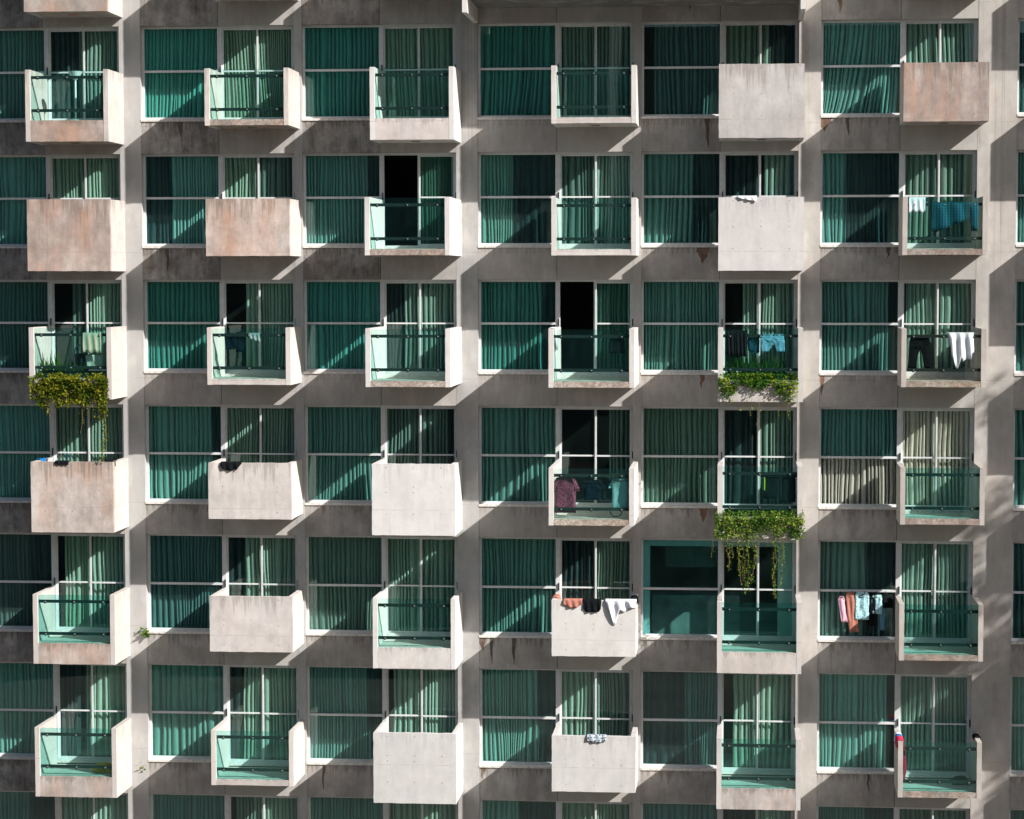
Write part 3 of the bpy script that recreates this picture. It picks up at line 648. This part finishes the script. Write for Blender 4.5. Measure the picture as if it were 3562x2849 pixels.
over_side('cloth', 'D', 5, False, -1.0, -.5, .12, .32, 'cloth_black', 'black cloth over the right wall behind the crumpled white shirt', 'cloth', 5)
drape('cloth', 'D', 6, .80, 1.24, over_front('D', 6, .14, .15), 'cloth_patterned', 'small dark patterned cloth on bottom solid front, fourth bay', 'cloth', 8, .1, .01, 16, .014, lambda f: .75 + .25*math.sin(math.pi*f))
# fifth bay
drape('cloth', 'E', 2, .42, .84, over_front('E', 2, .10, .1), 'cloth_white', 'crumpled white cloth lying along the top of solid front', 'cloth', 4, .5, .014, 18, .014, lambda f: .35 + .65*f)
drape('towel', 'E', 3, .16, .40, over_rail('E', 3, .62, .5, .06), 'cloth_black', 'black towel at left end of rail above green vine', 'towel', 2, .1)
drape('towel', 'E', 3, .41, .65, over_rail('E', 3, .64, .5, .05), 'cloth_black', 'second black towel, between first towel and dark teal shirt', 'towel', 5, .1)
hung('shirt', 'E', 3, [[(.20, .67, .92), (.3, .66, .93), (.5, .68, .92), (.56, .72, .92)]], 'cloth_dteal', 'dark teal shirt on hanger beside the pale blue shorts', 'shirt', None, .02, 14, 3)
hanger('E', 3, .78, .08, 'black hanger in the dark teal shirt')
hung('shorts', 'E', 3, [[(.13, .97, 1.46, .02), (.19, .96, 1.47), (.26, .95, 1.48), (.30, .95, 1.2)], [(.26, .95, 1.24), (.40, .95, 1.20), (.53, .97, 1.13)], [(.26, 1.2, 1.49), (.40, 1.27, 1.49), (.53, 1.31, 1.50)]], 'cloth_denim', 'pale blue denim shorts hung by the waist over green vine', 'shorts', -D1 + .066, .015, 14, 6)
hanger('E', 3, 1.20, .06, 'black hanger above the pale blue denim shorts')
hung('top', 'E', 4, shirt('E', 4, 1.21, .18, .18, .56, .03, .08), 'cloth_black', 'black sleeveless top with a lime green side stripe', 'top', None, .015, 12, 3)
bm = bm_(); strip(bm, [(lz('E', 4, .26), lx('E', 1.05), lx('E', 1.075), 0), (lz('E', 4, .55), lx('E', 1.05), lx('E', 1.07), 0)], -D1 + .10, .002, 9, 1, 2); st = link('side_stripe', bm, 'cloth_lime', bpy.data.objects['top.001'])
hung('top', 'E', 4, shirt('E', 4, 1.60, .18, .16, .64, .03, .07), 'cloth_black', 'plain black sleeveless top nearest the right wall', 'top', None, .015, 12, 8)
hanger('E', 4, 1.21, .12, 'black hanger in the lime striped top'); hanger('E', 4, 1.60, .12, 'black hanger in the plain black sleeveless top')
# sixth bay
drape('sheet', 'F', 2, .64, 1.66, over_rail('F', 2, .80, .5), 'cloth_plaid', 'large teal plaid sheet spread over the second row rail', 'sheet', 3, .2, .02, 30, .012, lambda f: (.95 if f < .1 else (.95 if f > .84 else .98 - .62*(f - .1))) - .05*nz(f*6, 2, 5))
drape('cloth', 'F', 2, .14, .50, over_rail('F', 2, .36, .3, .02), 'cloth_white', 'small white cloth on rail left of the teal plaid sheet', 'cloth', 7, .4)
hung('trousers', 'F', 3, [[(.20, .20, .60), (.32, .18, .66), (.40, .18, .66), (.44, .18, .44)], [(.40, .18, .45), (.6, .17, .37), (.90, .15, .33)], [(.40, .41, .66), (.6, .47, .665), (.90, .52, .67)]], 'cloth_black', 'black trousers hanging from third row rail beside white shirt', 'trousers', None, .015, 12, 3)
drape('shirt', 'F', 3, 1.03, 1.60, over_rail('F', 3, .90, .5, .09), 'cloth_white', 'white shirt slung over third row rail, hem hanging in points', 'shirt', 4, .2, .03, 28, .012, lambda f: .55 + .45*math.exp(-((f - .36)/.16)**2) + .18*(f > .55)*(f < .9) - .2*(f < .14))
wy = .075; z5 = ZR[5] - TR[5]
def inwin(name, x0, x1, za, zb, mat, label, cat, sd, sl=0):
    bm = bm_(); xo = OPL['F']; strip(bm, [(z5 - za, xo + x0 + .03, xo + x1 - .03, 0), (z5 - za - .08, xo + x0, xo + x1, 0), (z5 - zb*.7, xo + x0 + sl*.6, xo + x1 + sl*.6, 0), (z5 - zb, xo + x0 + sl, xo + x1 + sl, 0)], wy, .02, 14, sd, 10)
    return finish(name, bm, mat, label, cat, G_L, (xo + (x0 + x1)/2, wy, z5 - za))
for u in (.52, .80, 1.08, 1.36, 1.56):
    x = OPL['F'] + u; bm = bm_()
    tube(bm, [(x - .015, wy, z5 + .01), (x, wy, z5 - .0), (x, wy, z5 - .05)], .007, 5); tube(bm, [(x, wy, z5 - .05), (x - .17, wy, z5 - .14), (x + .17, wy, z5 - .14), (x, wy, z5 - .05)], .009, 5)
    tag(link('clothes_hanger', bm, 'black_plastic', None, None, (x, wy, z5)), {.52: 'black hanger at left end of the fixed window laundry', .80: 'black hanger in the salmon dress by the window', 1.08: 'black hanger in the aqua patterned blouse', 1.36: 'black hanger in the pale aqua shirt by the window', 1.56: 'black hanger holding the small black top by the window'}[u], 'hanger', 'black clothes hangers')
bm = bm_(); cyl(bm, (OPL['F'] + .02, wy, z5 + .012), (OPL['F'] + 1.76, wy, z5 + .012), .008, 6)
tag(link('clothes_line', bm, 'aluminium', None, None, (OPL['F'] + .9, wy, z5)), 'thin clothes line across the fifth row window of sixth bay', 'clothes line')
inwin('shirt', .47, .62, .12, .72, 'cloth_pink', 'pale pink shirt at the left end of the window laundry', 'shirt', 1, .08)
inwin('dress', .64, .86, .02, .95, 'cloth_salmon', 'long salmon dress second from the left in the window laundry', 'dress', 3, .10)
inwin('blouse', .86, 1.18, .02, .66, 'cloth_aqua', 'aqua patterned blouse in the middle of the window laundry', 'blouse', 5, .0)
inwin('garment', 1.13, 1.33, .14, .80, 'cloth_black', 'narrow black garment right of the aqua blouse', 'garment', 7, .0)
inwin('shirt', 1.24, 1.48, .08, .52, 'cloth_aqua', 'short pale aqua shirt right of the black garment', 'shirt', 9, .0)
inwin('trousers', 1.44, 1.54, .3, .9, 'cloth_denim', 'pale blue trouser leg hanging beside the short aqua shirt', 'trousers', 11, .0)
inwin('top', 1.50, 1.74, .12, .38, 'cloth_black', 'small black top at right end of the window laundry', 'top', 13, .0)
over_side('towel', 'F', 6, True, -1.22, -.35, .25, .2, ['cloth_red', 'cloth_red', 'cloth_blue', 'cloth_white'][::-1], 'red, blue and white striped towel over the left wall, bottom right balcony', 'towel', 3, 12)
hung('cloth', 'F', 6, [[(.2, T + .01, T + .06), (.7, T + .02, T + .10), (.95, T + .02, T + .05)]], 'cloth_red', 'red cloth hanging inside the left wall below the striped towel', 'cloth', -D1 + .2, .012, 14, 2)
over_side('cloth', 'F', 6, False, -.78, -.42, .7, .05, 'cloth_black', 'black cloth folded over the right wall of bottom right balcony', 'cloth', 4)
def heap(name, x, y, z, rx, ry, rz, mat, label, cat, sd):
    bm = bm_(); bmesh.ops.create_icosphere(bm, subdivisions=3, radius=1)
    for v in bm.verts:
        k = 1 + .45*nz(v.co.x*2.2 + sd, v.co.y*2.2, v.co.z*.3 + sd); v.co = Vector((v.co.x*rx*k, v.co.y*ry*k, max(0, v.co.z + .15)*rz*k)) + Vector((x, y, z))
    return tag(link(name, bm, mat, None, None, (x, y, z), True), label, cat)
zf = lambda c, r: ZR[r] - BS[r] + .15
heap('bag', BR['F'] - .40, -.45, zf('F', 6), .20, .14, .16, 'cloth_black', 'black bag slumped on the floor of bottom right balcony', 'bag', 2)
heap('cloth', BR['A'] - .42, -.72, zf('A', 6), .30, .22, .17, 'cloth_yellow', 'yellow cloth crumpled on the floor of bottom left balcony', 'cloth', 5)
# pedestal stand, top row first bay
bm = bm_(); x, y, z = lx('A', 1.02), -.75, zf('A', 1)
cyl(bm, (x, y, z), (x, y, z + .03), .14, 16); cyl(bm, (x, y, z + .03), (x, y, z + .95), .022, 8)
ps = link('pedestal_stand', bm, 'stand_white', None, None, (x, y, z)); tag(ps, 'pale pedestal stand with a bowl behind top left balcony glass', 'stand')
bm = bm_(); cyl(bm, (x, y, z + .95), (x, y, z + 1.02), .04, 18, .10); cyl(bm, (x, y, z + 1.02), (x, y, z + 1.14), .10, 18, .17); link('bowl', bm, 'stand_white', ps)

# ------------------------------------------------------------------ plants
def leaves(bm, lay, pts, size, rnd, hue=None):
    for p in pts:
        s = size*rnd.choice((.5, .75, 1, 1.1, 1.5))*rnd.uniform(.8, 1.2); a = Vector((rnd.gauss(0, 1), rnd.gauss(0, .8) - .35, rnd.gauss(0, .8) - .45)).normalized()
        b = a.orthogonal().normalized(); b.rotate(Matrix.Rotation(rnd.uniform(0, 6.28), 3, a)); c = a.cross(b)
        p = Vector(p); q = [p, p + a*s*.5 + b*s*.32 + c*s*.08, p + a*s, p + a*s*.5 - b*s*.32 + c*s*.08]
        f = bm.faces.new([bm.verts.new(v) for v in q]); h = rnd.random() if hue is None else min(1, max(0, hue(p) + rnd.uniform(-.35, .35)))
        for l in f.loops: l[lay] = (h, h, h, 1)
def vine(name, c, r, mat, strands, label, n_leaf, size, sd, clump, side=(.0, 1.95)):
    rnd = random.Random(sd); d = dep(c, r); x0 = BL[c]; zs = ZR[r] - BS[r] + .137
    bm = bm_(); lay = bm.loops.layers.color.new('hue'); pts = []; stems = []
    for k in range(n_leaf):
        u = rnd.uniform(*side); v = clump(u, rnd)
        if v is None: continue
        dv = min(.20, .04 + .5*max(0, .25 - abs(v - .2)))
        pts.append((x0 + u, -d - abs(rnd.gauss(0, .06)) - .012 if v > -.02 else -d + rnd.uniform(-.04, .30), zs - v))
    leaves(bm, lay, pts, size, rnd, lambda p: .5 + .9*nz(p.x*5, p.z*5, sd))
    for (u, v0, v1, dens) in strands:
        p = Vector((x0 + u, -d - .05, zs - v0)); path = [p.copy()]; L = v1 - v0; n = int(L/.04)
        for i in range(n):
            p = p + Vector((rnd.gauss(0, .011), rnd.gauss(0, .006), -.04)); path.append(p.copy())
            for q in range(dens):
                if rnd.random() < .85: leaves(bm, lay, [p + Vector((rnd.gauss(0, .022), rnd.gauss(0, .02), rnd.gauss(0, .015)))], size*.85, rnd)
        stems.append(path)
    root = link(name, bm, mat, None, None, (x0 + .9, -d - .05, zs)); tag(root, label, 'vine', 'trailing vines on the balconies')
    for path in stems:
        sb = bm_(); tube(sb, path[::3] + [path[-1]], .0045, 4); link('stem', sb, 'leaf_dry_stem', root)
    return root
def clump_a(u, rnd):
    lo = .62 + .30*nz(u*5, 1, 2); v = rnd.betavariate(1.25, 1.6)*(lo + .12) - .12
    if (u < .16 and rnd.random() < .6) or nz(u*9, v*9, 6) < -.22: return None
    return v
vine('trailing_vine', 'A', 3, 'leaf_yellow', [(.42, .4, .80, 2), (.50, .4, .95, 2), (.72, .4, .70, 2), (.85, .4, .74, 1), (1.20, .4, 1.30, 1), (1.42, .4, .8, 2), (1.52, .4, .95, 2), (1.66, .3, 1.05, 3), (1.74, .2, 1.90, 5), (1.78, .3, 1.7, 4), (1.58, .4, .72, 3), (.25, .4, .66, 2), (1.05, .4, .66, 2)],
     'dense yellow green vine spilling over the third row, first bay apron', 13000, .050, 5, clump_a, (.04, 1.84))
def clump_e3(u, rnd):
    lo = .20 + .10*math.sin(u*9) + (.16 if u < .4 else 0) + (.20 if u > 1.25 else 0) + .1*nz(u*5, 2, 4)
    return rnd.betavariate(1.2, 1.8)*(lo + .18) - .18
vine('trailing_vine', 'E', 3, 'leaf_green', [(.20, .1, .5, 2), (.35, .1, .55, 2), (1.45, .2, .52, 2), (1.25, .2, .46, 2), (.75, .35, .80, 1), (.92, .4, 1.02, 1), (1.42, .45, .85, 1), (1.58, .45, .88, 2), (.55, .4, .7, 1)],
     'bright green vine along the top of a bare concrete apron', 3600, .046, 9, clump_e3, (.02, 1.78))
def clump_e4(u, rnd):
    lo = .50 if u < 1.0 or u > 1.6 else .20 + .25*rnd.random(); v = rnd.betavariate(1.1, 1.4)*(lo + .16) - .16
    if v > .1 and rnd.random() < .28 + .25*nz(u*6, v*6, 3): return None
    return v
vine('trailing_vine', 'E', 4, 'leaf_olive', [(.14, .5, .85, 1), (.22, .5, 1.25, 1), (.30, .5, 1.1, 2), (.45, .5, 1.55, 1), (.52, .4, 1.25, 3), (.60, .4, 1.45, 3), (.66, .4, 1.75, 4), (.72, .4, 1.62, 4), (.78, .4, 1.5, 3), (.84, .5, 1.1, 3), (1.28, .3, 1.75, 3), (1.34, .3, 1.85, 4), (1.40, .3, 1.6, 3), (1.52, .2, 1.05, 3), (-.08, .2, .95, 1), (1.15, .5, .7, 1), (.38, .5, .9, 2)],
     'olive green vine with long strands hanging over the bare room window', 6500, .046, 13, clump_e4, (-.06, 1.94))
def blades(name, c, r, us, y, h, mat, label, sd, w=.022, n=60):
    rnd = random.Random(sd); bm = bm_(); lay = bm.loops.layers.color.new('hue'); z = ZR[r] - BS[r] + .15
    for k in range(n):
        x = lx(c, rnd.uniform(*us)); yy = y + rnd.uniform(-.06, .06); hh = h*rnd.uniform(.55, 1.1); dx = rnd.gauss(0, .06); dy = rnd.gauss(0, .05); prev = None; hu = rnd.random()
        for i in range(5):
            t = i/4; ww = w*(1 - t**2) + .002; p = Vector((x + dx*t*t, yy + dy*t*t, z + hh*t))
            cur = (bm.verts.new(p - Vector((ww, 0, 0))), bm.verts.new(p + Vector((ww, 0.004, 0))))
            if prev:
                f = bm.faces.new((prev[0], prev[1], cur[1], cur[0]))
                for l in f.loops: l[lay] = (hu, hu, hu, 1)
            prev = cur
    return tag(link(name, bm, mat, None, None, (lx(c, sum(us)/2), y, z)), label, 'plant')
def trough(c, r, u0, u1, label):
    bm = bm_(); z = ZR[r] - BS[r] + .149; y = -dep(c, r) + .24
    box(bm, lx(c, u0), lx(c, u1), y - .09, y + .09, z, z + .15); tag(link('planter', bm, 'bin_dark', None, None, (lx(c, (u0 + u1)/2), y, z)), label, 'planter')
blades('snake_plant', 'A', 3, (.26, .62), -D1 + .24, .62, 'leaf_green', 'upright snake plants behind glass, left of the dark bin', 4, .022, 16)
blades('low_fern', 'A', 3, (.2, 1.3), -D1 + .26, .34, 'leaf_dark', 'low dark ferns behind glass above the yellow green vine', 6, .02, 120)
trough('A', 3, .18, 1.75, 'long dark planter behind the glass of the yellow vine balcony')
blades('tall_grass', 'E', 3, (.2, 1.5), -D1 + .24, .52, 'leaf_dark', 'tall dark grass behind glass under the hanging shorts', 8, .014, 170)
trough('E', 3, .15, 1.72, 'long dark planter behind the glass of the green vine balcony')
trough('E', 4, .15, 1.72, 'long dark planter behind the glass of the olive vine balcony')
def weed(x, z, n, s, label, sd, y=-.03):
    rnd = random.Random(sd); bm = bm_(); lay = bm.loops.layers.color.new('hue')
    leaves(bm, lay, [(x + rnd.gauss(0, s), y - abs(rnd.gauss(0, s*.6)), z + abs(rnd.gauss(0, s*1.6))) for _ in range(n)], .07, rnd)
    tag(link('weed', bm, 'leaf_green', None, None, (x, y, z)), label, 'weed')
weed(OPL['B'] - .02, ZR[5] - SIL[5] - .04, 60, .055, 'small green weed rooted at a window sill corner, fifth row', 3, -.04)
weed(OPL['B'] - .10, ZR[6] - SIL[6] - .16, 9, .035, 'tiny green sprout on the pier by sixth row, second bay sill', 5)


# ------------------------------------------------------------------ ground, far city, tree off to the right
bm = bm_(); v = [bm.verts.new(p) for p in ((-900, -900, 0), (900, -900, 0), (900, 900, 0), (-900, 900, 0))]; bm.faces.new(v)
tag(link('ground', bm, 'ground'), None, None, None, 'structure')
bm = bm_(); rc = random.Random(3); x = -220
while x < 120:
    w = rc.uniform(14, 34); h = rc.uniform(50, 62); y = -rc.uniform(135, 170); box(bm, x, x + w, y - 20, y, 0, h)
    box(bm, x + w*.3, x + w*.5, y - 12, y - 6, h - .05, h + rc.uniform(2, 6)); x += w + rc.uniform(-4, 10)
tag(link('distant_city', bm, 'city_block'), 'far city skyline across the street mirrored in the glass', 'skyline', None, 'stuff')

rt = random.Random(21); TX, TY = 25.1, -6.6
bm = bm_(); lay = bm.loops.layers.color.new('hue'); tb = bm_()
trunk = [Vector((TX + .5*nz(k*.4, 1, 3), TY + .5*nz(k*.4, 2, 3), k*2.1)) for k in range(18)]
for k in range(17): cyl(tb, trunk[k], trunk[k+1], .34*(1 - k/19), 9, .34*(1 - (k+1)/19))
for k in range(46):
    z = rt.uniform(24, 37.5); b = trunk[int(z/2.1)]; a = rt.uniform(0, 6.28); ln = rt.uniform(1.4, 3.2)*(1 - abs(z - 31)/14)
    dirv = Vector((math.cos(a), math.sin(a)*.75, rt.uniform(.1, .7))); tip = Vector((b.x, b.y, z)) + dirv*ln
    cyl(tb, (b.x, b.y, z), tip, .05, 5, .012)
    for q in range(7):
        cpt = Vector((b.x, b.y, z)) + dirv*ln*rt.uniform(.45, 1.08) + Vector((rt.gauss(0, .35), rt.gauss(0, .3), rt.gauss(0, .35)))
        leaves(bm, lay, [cpt + Vector((rt.gauss(0, .22), rt.gauss(0, .22), rt.gauss(0, .2))) for _ in range(40)], .14, rt)
tr_ = link('tree', tb, 'bark', None, None, (TX, TY, 0)); tag(tr_, 'tall leafy tree to the right that dapples the pier', 'tree')
link('crown', bm, 'leaf_dark', tr_)

# ------------------------------------------------------------------ light and camera
SUN = Vector((2.23, -1.252, 1.73)).normalized()
w = bpy.data.worlds.new('World'); S.world = w; w.use_nodes = True
t = w.node_tree; bg = t.nodes['Background']; sky = t.nodes.new('ShaderNodeTexSky'); sky.sky_type = 'NISHITA'; sky.sun_disc = False
sky.sun_elevation = math.asin(SUN.z); sky.sun_rotation = math.atan2(SUN.x, SUN.y); sky.air_density = 1.0; sky.dust_density = 2.0
t.links.new(sky.outputs[0], bg.inputs[0]); bg.inputs[1].default_value = .048
sl = bpy.data.lights.new('sun', 'SUN'); sl.energy = 5; sl.angle = math.radians(.5); sl.color = (1, .94, .90)
so = bpy.data.objects.new('sun', sl); COL.objects.link(so); so.rotation_euler = SUN.to_track_quat('Z', 'Y').to_euler(); so.location = SUN*60

cam = bpy.data.cameras.new('camera'); co = bpy.data.objects.new('camera', cam); COL.objects.link(co)
cam.sensor_width = 36; cam.lens = 7529.46/3562*36; cam.clip_end = 3000
cam.shift_x = (1781 - 1994.76)/3562; cam.shift_y = (1410.45 - 1424.5)/3562
Rm = ((0.9970062, -0.0772069, -0.0042058), (0.0773208, 0.9953208, 0.057947), (-0.0002878, -0.0580988, 0.9983108))
co.matrix_world = Matrix(((Rm[0][0], Rm[0][2], -Rm[0][1], 5.61), (Rm[1][0], Rm[1][2], -Rm[1][1], -49.979), (Rm[2][0], Rm[2][2], -Rm[2][1], 31.29), (0, 0, 0, 1)))
S.camera = co
S.view_settings.view_transform = 'Standard'; S.view_settings.look = 'None'; S.view_settings.exposure = .76; S.view_settings.gamma = 1
S.render.engine = 'CYCLES'
S.cycles.transparent_max_bounces = 24; S.cycles.max_bounces = 8
